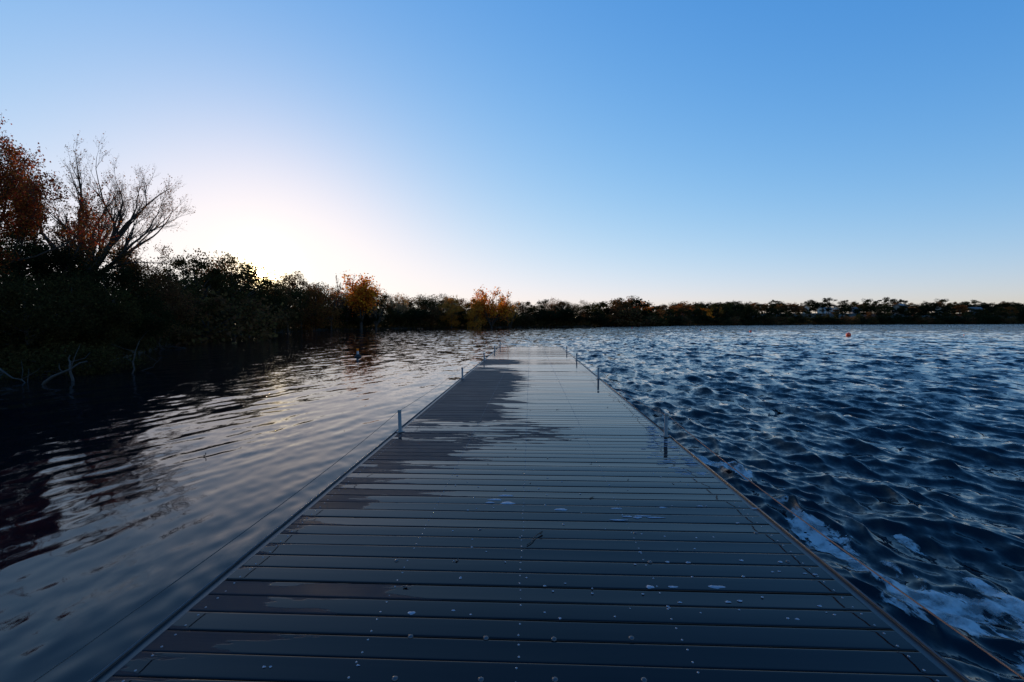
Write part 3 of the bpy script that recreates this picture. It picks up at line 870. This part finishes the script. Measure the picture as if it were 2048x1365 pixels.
def sparse_proto(seed, H, spread, lp, nleaf, lsize, stems=4, levels=3, tw=0.03, rad=0.20, lean=0.5, sp=0.1):
    rr = random.Random(seed); S = []
    for k in range(stems):
        an = 2 * math.pi * k / stems + rr.uniform(-.4, .4)
        S.append(((0, 0, H * 0.16), (math.cos(an) * lean, math.sin(an) * lean, 1.0), H * 0.42 * rr.uniform(.8, 1.1), rad * .7))
    mb, L = skeleton(seed, S, levels, lp, tw, spread, 0.58, 0.10)
    mb.tube([(0, 0, -.4), (0, 0, H * .08), (0, 0, H * .17)], [rad * 1.3, rad, rad * .95], 8)
    P = expand(L, nleaf, sp, seed)
    return leaf_cloud('crown', P, lsize, 0.8, seed + 5), mb.mesh('trunk', M_bark_dark), mb
SP = [sparse_proto(300, 10, .6, .8, 1500, 0.20)[:2], sparse_proto(301, 10, .5, .8, 900, 0.20, 3)[:2], sparse_proto(302, 10, .55, .8, 2600, 0.24, 5, lean=.6, sp=.18)[:2]]
FULL = [sparse_proto(310, 10, .62, .9, 5200, 0.30, 6, lean=0.75, sp=.30)[:2], sparse_proto(311, 10, .5, .9, 6500, 0.28, 4, lean=0.35, sp=.35)[:2]]

ORD = ['first', 'second', 'third', 'fourth', 'fifth', 'sixth', 'seventh', 'eighth', 'ninth', 'tenth', 'eleventh', 'twelfth', 'thirteenth', 'fourteenth', 'fifteenth', 'sixteenth']
WORD = {'red': 'red', 'rust': 'rust-red', 'orange': 'orange', 'gold': 'golden', 'brown': 'brown', 'olive': 'olive', 'green': 'dark green', 'dark': 'almost black', 'tan': 'pale tan'}
AUTO = []     # trees whose label is worked out from their neighbours
MARKS = [(380, 'the bare spreading tree'), (535, 'the low sun'), (722, 'the tall orange tree'), (985, 'the spreading orange tree'), (1262, 'the rust-topped dome tree'),
         (1355, 'the black dome tree'), (1545, 'the dark umbrella tree'), (1657, 'the tree over the white house'), (1768, 'the tallest umbrella tree'), (1880, 'the round tree above the lit gable')]
def put_tree(px, depth, top_py, proto, key, label=None, row=None, wide=1.0, cat='tree', name='tree', group=None, protoH=10.0):
    q = at_depth(px, 643, depth); z0 = ground_at(q); top = at_depth(px, top_py, depth).z
    s = max(0.25, (top - z0) / protoH)
    o = tree_from(proto[0], proto[1], (q.x, q.y, z0), (s * wide, s * wide, s), key, label or 'tree', cat, name, group)
    if label is None: AUTO.append((px, depth, row, key, cat, o))
    return o
def shore_depth(px):                # depth along the camera axis of the shoreline at this column
    q = on_plane(px, float(np.interp(px, [s[0] for s in SHORE], [s[1] for s in SHORE])), 0)
    return (CROT.inverted() @ (q - Vector((0, 0, EYE)))).z * -1

# canopy line of the photograph
CAN0 = [(350, 545), (375, 520), (395, 510), (430, 512), (470, 530), (500, 548), (520, 572), (545, 580), (570, 572), (590, 562), (610, 560), (630, 574), (650, 582), (690, 585),
       (740, 588), (780, 592), (830, 592), (870, 596), (900, 599), (940, 603), (1000, 608), (1030, 608), (1080, 606), (1120, 603), (1160, 607), (1200, 607), (1240, 602),
       (1280, 603), (1310, 612), (1400, 614), (1450, 613), (1500, 614), (1560, 616), (1620, 619), (1700, 620), (1800, 620), (1900, 622), (2000, 620), (2100, 620)]
def can(px): return float(np.interp(px, [c[0] for c in CAN0], [c[1] for c in CAN0])) - 3

def middle_woods():
    r = random.Random(31)
    # signature trees
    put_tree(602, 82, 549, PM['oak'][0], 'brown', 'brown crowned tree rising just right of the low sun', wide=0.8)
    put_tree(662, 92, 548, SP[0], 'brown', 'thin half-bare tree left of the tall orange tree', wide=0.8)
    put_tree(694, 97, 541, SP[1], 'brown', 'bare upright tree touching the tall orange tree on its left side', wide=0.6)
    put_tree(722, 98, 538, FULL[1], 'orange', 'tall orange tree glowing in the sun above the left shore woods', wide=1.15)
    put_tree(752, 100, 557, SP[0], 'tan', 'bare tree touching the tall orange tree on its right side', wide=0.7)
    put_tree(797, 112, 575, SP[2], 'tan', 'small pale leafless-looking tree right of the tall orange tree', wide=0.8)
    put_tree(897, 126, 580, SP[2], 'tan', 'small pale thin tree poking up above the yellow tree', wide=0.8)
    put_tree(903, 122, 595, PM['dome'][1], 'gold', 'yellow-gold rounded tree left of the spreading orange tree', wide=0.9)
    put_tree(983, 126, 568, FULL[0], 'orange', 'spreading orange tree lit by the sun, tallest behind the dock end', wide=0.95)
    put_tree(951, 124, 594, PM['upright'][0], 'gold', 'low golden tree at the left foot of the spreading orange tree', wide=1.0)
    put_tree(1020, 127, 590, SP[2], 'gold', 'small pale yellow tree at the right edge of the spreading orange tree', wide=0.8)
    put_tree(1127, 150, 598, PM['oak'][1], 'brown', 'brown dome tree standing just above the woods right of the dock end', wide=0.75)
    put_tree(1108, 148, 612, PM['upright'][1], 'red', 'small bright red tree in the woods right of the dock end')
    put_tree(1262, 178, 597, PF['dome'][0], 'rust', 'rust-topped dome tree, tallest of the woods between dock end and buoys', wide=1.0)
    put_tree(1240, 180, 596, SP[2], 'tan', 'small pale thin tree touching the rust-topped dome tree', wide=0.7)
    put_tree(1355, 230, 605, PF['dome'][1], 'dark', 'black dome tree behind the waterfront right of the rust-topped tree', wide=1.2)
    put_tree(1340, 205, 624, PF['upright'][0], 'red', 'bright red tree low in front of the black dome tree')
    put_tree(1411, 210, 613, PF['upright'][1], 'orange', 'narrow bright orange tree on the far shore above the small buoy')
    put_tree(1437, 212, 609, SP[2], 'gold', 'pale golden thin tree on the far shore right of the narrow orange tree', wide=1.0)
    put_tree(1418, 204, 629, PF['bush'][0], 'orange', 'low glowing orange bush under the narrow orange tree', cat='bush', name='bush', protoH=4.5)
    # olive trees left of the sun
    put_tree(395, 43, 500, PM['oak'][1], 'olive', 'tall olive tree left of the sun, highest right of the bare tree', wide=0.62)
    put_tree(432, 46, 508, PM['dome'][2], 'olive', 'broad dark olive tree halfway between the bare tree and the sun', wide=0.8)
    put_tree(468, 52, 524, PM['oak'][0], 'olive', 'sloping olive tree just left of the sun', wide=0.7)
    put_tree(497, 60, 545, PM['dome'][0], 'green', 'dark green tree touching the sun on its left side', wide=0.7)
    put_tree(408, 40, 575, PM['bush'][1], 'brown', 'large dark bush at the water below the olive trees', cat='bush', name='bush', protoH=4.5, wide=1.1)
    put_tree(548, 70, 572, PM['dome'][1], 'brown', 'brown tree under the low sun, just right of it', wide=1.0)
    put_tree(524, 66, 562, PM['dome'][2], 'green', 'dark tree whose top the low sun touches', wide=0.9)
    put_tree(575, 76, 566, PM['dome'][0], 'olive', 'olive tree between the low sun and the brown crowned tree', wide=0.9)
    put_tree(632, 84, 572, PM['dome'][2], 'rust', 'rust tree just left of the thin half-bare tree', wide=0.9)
    # rows along the shore
    px = 345.0
    while px < 1290:
        sd = shore_depth(px)
        w = 9.5 * FPX / sd if px < 560 else 6.0 * FPX / sd
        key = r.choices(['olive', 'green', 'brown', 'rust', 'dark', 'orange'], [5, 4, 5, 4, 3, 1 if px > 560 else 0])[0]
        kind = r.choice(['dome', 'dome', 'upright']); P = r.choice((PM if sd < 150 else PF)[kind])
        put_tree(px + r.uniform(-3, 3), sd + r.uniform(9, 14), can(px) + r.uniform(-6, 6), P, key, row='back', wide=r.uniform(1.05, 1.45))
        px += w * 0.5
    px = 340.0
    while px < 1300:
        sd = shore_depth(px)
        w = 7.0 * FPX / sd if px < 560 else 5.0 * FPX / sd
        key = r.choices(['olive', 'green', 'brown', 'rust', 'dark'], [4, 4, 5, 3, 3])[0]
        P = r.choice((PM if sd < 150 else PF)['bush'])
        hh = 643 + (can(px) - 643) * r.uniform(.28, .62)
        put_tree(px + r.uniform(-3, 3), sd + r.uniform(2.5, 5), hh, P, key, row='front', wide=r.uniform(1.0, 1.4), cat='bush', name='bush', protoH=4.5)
        px += w * 0.55
middle_woods()

def right_woods():
    r = random.Random(77)
    # trees standing on the hill against the sky
    hill = [(1390, 610, 'dark', 'oak', 1.2), (1470, 603, 'dark', 'oak', 1.1), (1500, 609, 'olive', 'dome', 1.0), (1525, 607, 'dark', 'upright', .8), (1546, 600, 'dark', 'oak', 1.0),
            (1562, 605, 'olive', 'dome', 1.0), (1590, 606, 'brown', 'dome', 1.0), (1618, 601, 'dark', 'oak', 1.0), (1630, 603, 'olive', 'dome', .8), (1657, 596, 'dark', 'oak', 1.0),
            (1688, 600, 'dark', 'dome', 1.0), (1709, 604, 'olive', 'oak', .8), (1732, 597, 'dark', 'upright', 1.2), (1750, 608, 'dark', 'dome', .8), (1768, 594, 'dark', 'oak', 1.05),
            (1800, 599, 'dark', 'oak', 1.0), (1823, 605, 'tan', 'upright', 1.1), (1848, 604, 'dark', 'dome', .9), (1862, 606, 'dark', 'oak', .8), (1880, 597, 'green', 'upright', 1.35),
            (1907, 604, 'brown', 'oak', .9), (1925, 604, 'dark', 'oak', 1.0), (1948, 599, 'green', 'oak', 1.1), (1975, 608, 'dark', 'dome', .8), (2003, 602, 'brown', 'oak', .7),
            (2018, 605, 'dark', 'oak', 1.0), (2035, 603, 'dark', 'upright', 1.2), (2060, 605, 'dark', 'oak', 1.0)]
    named = {1546: 'dark umbrella tree on the skyline above the second buoy', 1657: 'tall dark tree with open trunk over the white house',
             1768: 'tallest umbrella tree on the right skyline', 1880: 'tall round-headed tree above the lit gable on the right hill',
             1823: 'small pale tan tree in a dip of the right skyline', 1732: 'narrow dark tree on the skyline left of the tallest umbrella tree'}
    for px, py, key, kind, w in hill:
        put_tree(px, 375 + r.uniform(-15, 20), py, r.choice(PF[kind]), key, named.get(px), row='sky', wide=w * 0.95)
    px = 1370.0
    while px < 2080:
        key = r.choices(['dark', 'green', 'olive', 'brown'], [5, 3, 2, 2])[0]
        put_tree(px, 362 + r.uniform(-6, 6), 607.5 + r.uniform(-3, 3), r.choice(PF['dome']), key, row='hill', wide=r.uniform(1.2, 1.7))
        px += r.uniform(11, 17)
    # second line in front of the hill trees
    px = 1300.0
    while px < 2080:
        d = 332 + r.uniform(-12, 12) if px > 1500 else shore_depth(px) + r.uniform(22, 40)
        key = r.choices(['dark', 'green', 'olive', 'brown', 'rust'], [4, 4, 3, 2, 1.5])[0]
        top = can(px) + r.uniform(-8, 1) if px < 1580 else 613.5 + r.uniform(-4, 3)
        houses = (1642, 1668, 1712, 1800, 1878, 1612, 1950)
        if min(abs(px - h) for h in houses) < 6 and px > 1580: top = 617.5
        put_tree(px, d, top, r.choice(PF[r.choice(['dome', 'dome', 'upright'])]), key, row='middle', wide=r.uniform(1.1, 1.5))
        px += r.uniform(12, 16)
    # waterfront
    px = 1300.0
    while px < 2080:
        sd = shore_depth(px)
        pal = ['olive', 'brown', 'rust', 'orange', 'green'] if px < 1530 else ['dark', 'green', 'olive', 'brown', 'dark']
        key = r.choices(pal, [4, 4, 2.5, 1.2, 3])[0]
        put_tree(px, sd + r.uniform(5, 12), (618 if px < 1560 else 624) + r.uniform(-4, 5), r.choice(PF[r.choice(['dome', 'dome', 'upright'])]), key, row='front', wide=r.uniform(.9, 1.2))
        px += r.uniform(17, 24)
    px = 1300.0
    while px < 2080:
        sd = shore_depth(px)
        put_tree(px, sd + 3, 635 + r.uniform(-4, 2), r.choice(PF['bush']), r.choice(['dark', 'green', 'brown', 'dark']), row='bank', wide=r.uniform(1.0, 1.4), cat='bush', name='bush', protoH=4.5)
        px += r.uniform(15, 22)
right_woods()

# undergrowth along the whole waterline: nobody could count it
def undergrowth():
    r = np.random.default_rng(12); P = []
    S = []
    for i in range(46000):
        u = r.random()
        if u < .3: px = r.uniform(-80, 560)
        elif u < .65: px = r.uniform(540, 1150)
        else: px = r.uniform(1150, 2080)
        sd = shore_depth(px) 
        dd = r.random() ** 1.5 * (6 if px < 560 else 14)
        q = at_depth(px, 643, sd + 0.3 + dd); z = ground_at(q)
        hmax = 0.5 + dd * 0.35 if px < 560 else 1.6 + dd * .3
        P.append((q.x, q.y, max(0.02, z) + r.random() * min(hmax, 2.6))); S.append(0.10 + sd * 0.0016)
    P = np.array(P); S = np.array(S)
    a = r.normal(size=P.shape); a /= np.linalg.norm(a, axis=1)[:, None]; b = np.cross(a, r.normal(size=P.shape)); b /= np.linalg.norm(b, axis=1)[:, None]
    s = (S * r.uniform(.6, 1.4, len(S)))[:, None]
    V = np.stack([P - a * s, P + b * s * .5, P + a * s, P - b * s * .5], 1).reshape(-1, 3)
    o = link('undergrowth', mesh_np('undergrowth', V, np.arange(len(V)).reshape(-1, 4), M_leaf)); o.color = (0.05, 0.04, 0.016, 1)
    tag(o, 'low tangled undergrowth filling the banks all along the waterline', 'undergrowth', kind='stuff')
undergrowth()

# ------------------------------------------------------------------ near left bank
def near_left():
    # red-leaved tree cut by the frame
    def big(seed, px, depth, stems, levels, lp, n, lsize, sp, key, label, tw=0.01, spread=.5, grow=.68, up=.12, name='tree', base_r=0.2, bh=1.5, leafmat=M_leaf, scale=1.0):
        mb, L = skeleton(seed, stems, levels, lp, tw, spread, grow, up)
        q = at_depth(px, 643, depth); z0 = ground_at(q)
        r_ = empty(name, (q.x, q.y, z0)); tag(r_, label, 'tree'); r_.scale = (scale,) * 3
        mb.tube([(0, 0, -.4), (0.03, 0, bh * .5), (0, 0, bh * 1.02)], [base_r * 1.35, base_r, base_r * .95], 10)
        mb.build('trunk', M_bark_dark, r_)
        c = link('crown', leaf_cloud('crown', expand(L, n, sp, seed), lsize, .8, seed + 2), r_); colour(c, key, 0)
        return r_
    big(501, -85, 20.0, [((0, 0, 2.2), (.7, 0, 1), 3.2, .14), ((0, 0, 2.0), (-.5, .3, 1), 3.0, .13), ((0, 0, 2.2), (.1, .4, 1), 3.4, .14), ((0, 0, 2.2), (.3, -.5, 1), 3.1, .12), ((0, 0, 1.8), (1.2, .1, .7), 3.2, .11)],
        5, .35, 60000, .08, .12, 'red', 'tall red-leaved tree at the left edge of the picture', spread=.55, grow=.64, bh=2.2, scale=1.12)
    # the bare tree: several leaning stems, few orange leaves
    big(520, 163, 29, [((0, 0, 3.2), (-.85, .1, 1), 3.9, .24), ((0.1, 0, 3.2), (-.26, .4, 1), 3.9, .22), ((0.1, 0, 3.3), (.24, -.2, 1), 4.2, .21), ((0.15, 0, 3.2), (.68, .1, 1), 4.7, .22),
                       ((0.1, 0, 3.0), (1.45, -.1, .80), 4.9, .17), ((0.1, 0, 3.1), (1.05, .5, 1.0), 4.6, .16), ((0, 0, 3.1), (.0, .6, .9), 3.6, .20)],
        5, .2, 8000, .08, .09, 'rust', 'half-bare spreading tree with several leaning trunks and few orange leaves', tw=.007, spread=.46, grow=.60, up=.09, bh=3.3, base_r=.42, scale=1.0)
    big(540, 95, 25, [((0, 0, 2.0), (-.3, .1, 1), 2.9, .11), ((0, 0, 2), (.35, .2, 1), 3.0, .11), ((0, 0, 2), (0, -.4, 1), 2.7, .10)], 4, .8, 7500, .10, .16, 'rust',
        'rust-brown thin-leaved tree between the red tree and the bare tree', spread=.5, grow=.62, bh=2.0, base_r=.15)
    big(550, 262, 31, [((0, 0, 1.6), (-.3, .1, 1), 2.5, .10), ((0, 0, 1.6), (.45, .2, 1), 2.3, .10), ((0, 0, 1.6), (.1, -.4, 1), 2.4, .09)], 4, .85, 9000, .11, .18, 'rust',
        'small rust-orange tree in front of the bare tree on its right', spread=.55, grow=.62, bh=1.6, base_r=.12)
    # dark masses under them
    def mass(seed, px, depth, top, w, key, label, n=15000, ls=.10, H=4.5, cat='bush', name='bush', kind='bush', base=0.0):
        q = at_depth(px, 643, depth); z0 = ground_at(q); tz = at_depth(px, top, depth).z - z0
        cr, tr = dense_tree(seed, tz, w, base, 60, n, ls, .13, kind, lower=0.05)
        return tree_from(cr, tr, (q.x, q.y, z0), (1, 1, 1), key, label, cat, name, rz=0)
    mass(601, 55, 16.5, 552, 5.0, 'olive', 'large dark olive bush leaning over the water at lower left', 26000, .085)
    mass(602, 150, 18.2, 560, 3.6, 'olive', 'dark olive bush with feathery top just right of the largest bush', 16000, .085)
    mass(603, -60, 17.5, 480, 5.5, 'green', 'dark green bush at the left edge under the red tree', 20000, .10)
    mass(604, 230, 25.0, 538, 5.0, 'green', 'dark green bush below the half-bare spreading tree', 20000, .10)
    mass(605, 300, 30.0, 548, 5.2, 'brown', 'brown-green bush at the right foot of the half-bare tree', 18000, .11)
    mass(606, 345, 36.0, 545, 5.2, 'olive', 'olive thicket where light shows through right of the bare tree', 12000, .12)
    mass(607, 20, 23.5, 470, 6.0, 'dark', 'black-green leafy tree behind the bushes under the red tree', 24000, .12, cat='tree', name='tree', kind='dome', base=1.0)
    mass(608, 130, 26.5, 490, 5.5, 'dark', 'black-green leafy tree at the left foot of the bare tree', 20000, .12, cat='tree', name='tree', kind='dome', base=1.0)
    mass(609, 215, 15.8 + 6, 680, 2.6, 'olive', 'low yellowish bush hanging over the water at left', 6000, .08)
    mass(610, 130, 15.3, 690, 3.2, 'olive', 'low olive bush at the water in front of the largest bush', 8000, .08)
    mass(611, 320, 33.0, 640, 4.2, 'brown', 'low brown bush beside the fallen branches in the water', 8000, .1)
    # dead wood in the water
    def dead(px, py, pts, rad, label, seed, twigs=5, m=M_bark_pale):
        q = on_plane(px, py, 0); rr = random.Random(seed); mb = MB()
        P = [Vector(p) for p in pts]
        Q = [];
        for i in range(len(P) - 1):
            for t in (0, .33, .66): Q.append(P[i].lerp(P[i + 1], t) + Vector((rr.gauss(0, .03), rr.gauss(0, .03), rr.gauss(0, .02))))
        Q.append(P[-1])
        mb.tube(Q, [rad * (1 - .75 * i / len(Q)) for i in range(len(Q))], 7)
        for k in range(twigs):
            i = rr.randrange(1, len(Q)); ln = rr.uniform(.25, .9)
            d = Vector((rr.uniform(-1, 1), rr.uniform(-1, 1), rr.uniform(0.1, 1.2))).normalized()
            a = Q[i]; b = a + d * ln * .5 + Vector((rr.gauss(0, .05), 0, 0)); c = a + d * ln + Vector((rr.gauss(0, .12), 0, .04))
            mb.tube([a, b, c], [rad * .4, rad * .25, rad * .08], 5)
        o = mb.build('fallen_branch', m); o.location = (q.x, q.y, 0)
        tag(o, label, 'branch', 'dead branches lying in the water at left')
    dead(80, 770, [(-.05, 0, -.1), (.45, .2, .35), (.9, .5, .62)], .045, 'pale bent branch arching out of the water, nearest at lower left', 1, 2)
    dead(140, 762, [(.05, 0, -.1), (-.05, .1, .45), (-.18, .2, .75)], .04, 'pale upright stub leaning against the arching branch', 2, 1)
    dead(330, 699, [(0, 0, -.05), (-.9, .3, .15), (-1.9, .5, .25)], .07, 'tangled dark fallen branch lying on the water right of the bushes', 3, 14, M_bark_dark)
    dead(365, 697, [(.2, 0, -.03), (-.6, .1, .08), (-1.6, .2, .1), (-2.6, .3, .2)], .06, 'long fallen branch reaching farthest right into the open water', 4, 12, M_bark_dark)
    dead(345, 690, [(0, 1, -.05), (.2, 1, .7), (.9, 1, 1.5)], .04, 'thin pale curved branch rising above the tangled one', 5, 6)
    dead(265, 748, [(0, 0, -.05), (0, .1, .6), (.1, .2, 1.1)], .025, 'slender upright stick standing in the water among hanging leaves', 6, 3)
    dead(300, 742, [(-.4, 0, -.03), (0.1, 0, .12), (.45, 0, .5)], .02, 'thin slanting stick right of the slender upright one', 7, 1)
    dead(30, 765, [(-.6, 0, .4), (0, 0, .12), (.5, -.1, -.05)], .025, 'thin pale stick slanting into the water at the left edge', 8, 3)
near_left()
def water_twig():
    q = on_plane(410, 914, 0); mb = MB()
    mb.tube([(-.03, 0, -.02), (-.005, 0, .01), (.012, 0, .03), (.01, 0, .055)], [.004, .004, .004, .006], 6)
    mb.tube([(-.005, 0, .01), (.03, 0, .004)], .003, 5); mb.tube([(0, 0, .02), (-.028, 0, .012)], .004, 5)
    o = mb.build('twig', M_bark_dark); o.location = (q.x, q.y, .0)
    tag(o, 'tiny dark twig poking out of the calm water left of the dock', 'twig')
water_twig()

# ------------------------------------------------------------------ houses on the far hill
def wall_mat(name, c): return simple(name, c, 0.8, nscale=1.5, var=0.12)
M_glass = simple('window_glass', (0.02, 0.025, 0.03), 0.08, nscale=1, var=.2)
M_roofs = {'grey': simple('grey_shingles', (0.10, 0.10, 0.105), .9, nscale=4, var=.3), 'pale': simple('pale_roof', (0.16, 0.16, 0.17), .8, nscale=4, var=.15), 'brown': simple('brown_shingles', (0.10, .06, .04), .9, nscale=4, var=.3)}
def house(px, py, depth, w, dp, h, rz, wall, roof, label):
    py += 2.2; w *= 0.6; dp *= 0.6
    q = at_depth(px, py, depth); z0 = q.z - h
    r = empty('house', (q.x, q.y, z0), rz); tag(r, label, 'house', 'houses among the trees on the far hill')
    mb = MB(); mb.box(-w / 2, w / 2, -dp / 2, dp / 2, -3, h)
    rh = dp * .32
    for sx in (-1, 1):
        x = sx * w / 2; mb.add([(x, -dp / 2, h), (x, dp / 2, h), (x, 0, h + rh)], [(0, 1, 2) if sx > 0 else (0, 2, 1)])
    mb.build('wall', wall, r)
    mb = MB(); e = .4; t = .18
    for sy in (-1, 1):
        a = (-w / 2 - e, sy * (dp / 2 + e), h - e * .6); b = (w / 2 + e, sy * (dp / 2 + e), h - e * .6); c = (w / 2 + e, 0, h + rh + .05); d = (-w / 2 - e, 0, h + rh + .05)
        V = [a, b, c, d] + [(p[0], p[1], p[2] + t) for p in (a, b, c, d)]
        mb.add(V, [(0, 1, 2, 3), (7, 6, 5, 4), (0, 4, 5, 1), (2, 6, 7, 3), (1, 5, 6, 2), (0, 3, 7, 4)])
    rf = mb.build('roof', M_roofs[roof], r)
    mb = MB(); mb.box(w * .2, w * .2 + .7, .4, 1.1, h + rh * .5, h + rh + .9); mb.build('chimney', M_roofs['brown'], rf)
    for zz in ([1.0, 3.7] if h > 4.5 else [1.0]):
        for i in range(3):
            x = -w * .32 + i * w * .32
            f = MB(); f.box(x - .55, x + .55, -dp / 2 - .05, -dp / 2 + .02, zz, zz + 1.5); fo = f.build('window', M_white, r)
            f = MB(); f.box(x - .44, x + .44, -dp / 2 - .07, -dp / 2 - .052, zz + .1, zz + 1.4); f.build('pane', M_glass, fo)
    for sx in (-1, 1):
        f = MB(); x = sx * w / 2; x0, x1 = sorted((x - sx * .02, x + sx * .05)); f.box(x0, x1, -.5, .5, h - 1.6, h - .3); fo = f.build('window', M_white, r)
        x0, x1 = sorted((x + sx * .052, x + sx * .07)); f = MB(); f.box(x0, x1, -.4, .4, h - 1.5, h - .4); f.build('pane', M_glass, fo)
W1 = wall_mat('white_siding', (0.62, 0.60, 0.58)); W2 = wall_mat('cream_siding', (0.62, 0.50, 0.40)); W3 = wall_mat('blue_grey_siding', (0.20, 0.22, 0.26)); W4 = wall_mat('tan_siding', (0.20, 0.16, 0.12))
house(1612, 613.5, 350, 6, 7, 5.0, R(60), W2, 'brown', 'cream gabled house, leftmost of the houses on the far hill')
house(1641, 616.5, 348, 6, 6, 4.5, R(50), W2, 'grey', 'small cream house just left of the white house under the tall tree')
house(1655, 616.5, 345, 8, 6, 5.0, R(-5), W1, 'grey', 'white two-storey house under the tall open-trunked tree')
house(1671, 615.5, 350, 6, 7, 5.0, R(60), W2, 'brown', 'cream house directly right of the white two-storey house')
house(1710, 617, 346, 9, 7, 5.0, R(10), W3, 'grey', 'blue-grey house on the far hill behind a golden bush')
house(1801, 611.5, 352, 14, 10, 4.5, R(30), W4, 'pale', 'tan house with a pale sloping roof below the umbrella trees')
house(1878, 617, 350, 7, 7, 5.5, R(65), W2, 'brown', 'house whose cream gable catches the sun under the round-headed tree')
house(1948, 617, 352, 14, 8, 4.0, R(-5), W3, 'grey', 'low blue-grey house, rightmost of those showing on the far hill')

# ------------------------------------------------------------------ labels worked out from the neighbours
def auto_labels():
    cnt = {}
    where = {'back': 'in the rear row', 'front': 'at the waterline', 'sky': 'on the skyline', 'hill': 'on the hilltop', 'middle': 'on the hill slope', 'bank': 'on the bank'}
    for px, d, row, key, cat, o in sorted(AUTO, key=lambda t: t[0]):
        mk = [m for m in MARKS if m[0] <= px]
        mark = mk[-1][1] if mk else None
        k = (mark, row, key, cat); cnt[k] = cnt.get(k, 0) + 1
        if mark: o['label'] = f"{ORD[cnt[k] - 1]} {WORD[key]} {cat} {where[row]}, right of {mark.replace('the round tree above the lit gable', 'the lit gable')}"
        else: o['label'] = f"{ORD[cnt[k] - 1]} {WORD[key]} {cat} {where[row]}, behind the right foot of the bare tree"
        o['group'] = 'trees and bushes along the lake shore'
auto_labels()
print('objects', len(bpy.data.objects), 'trees', len(AUTO))
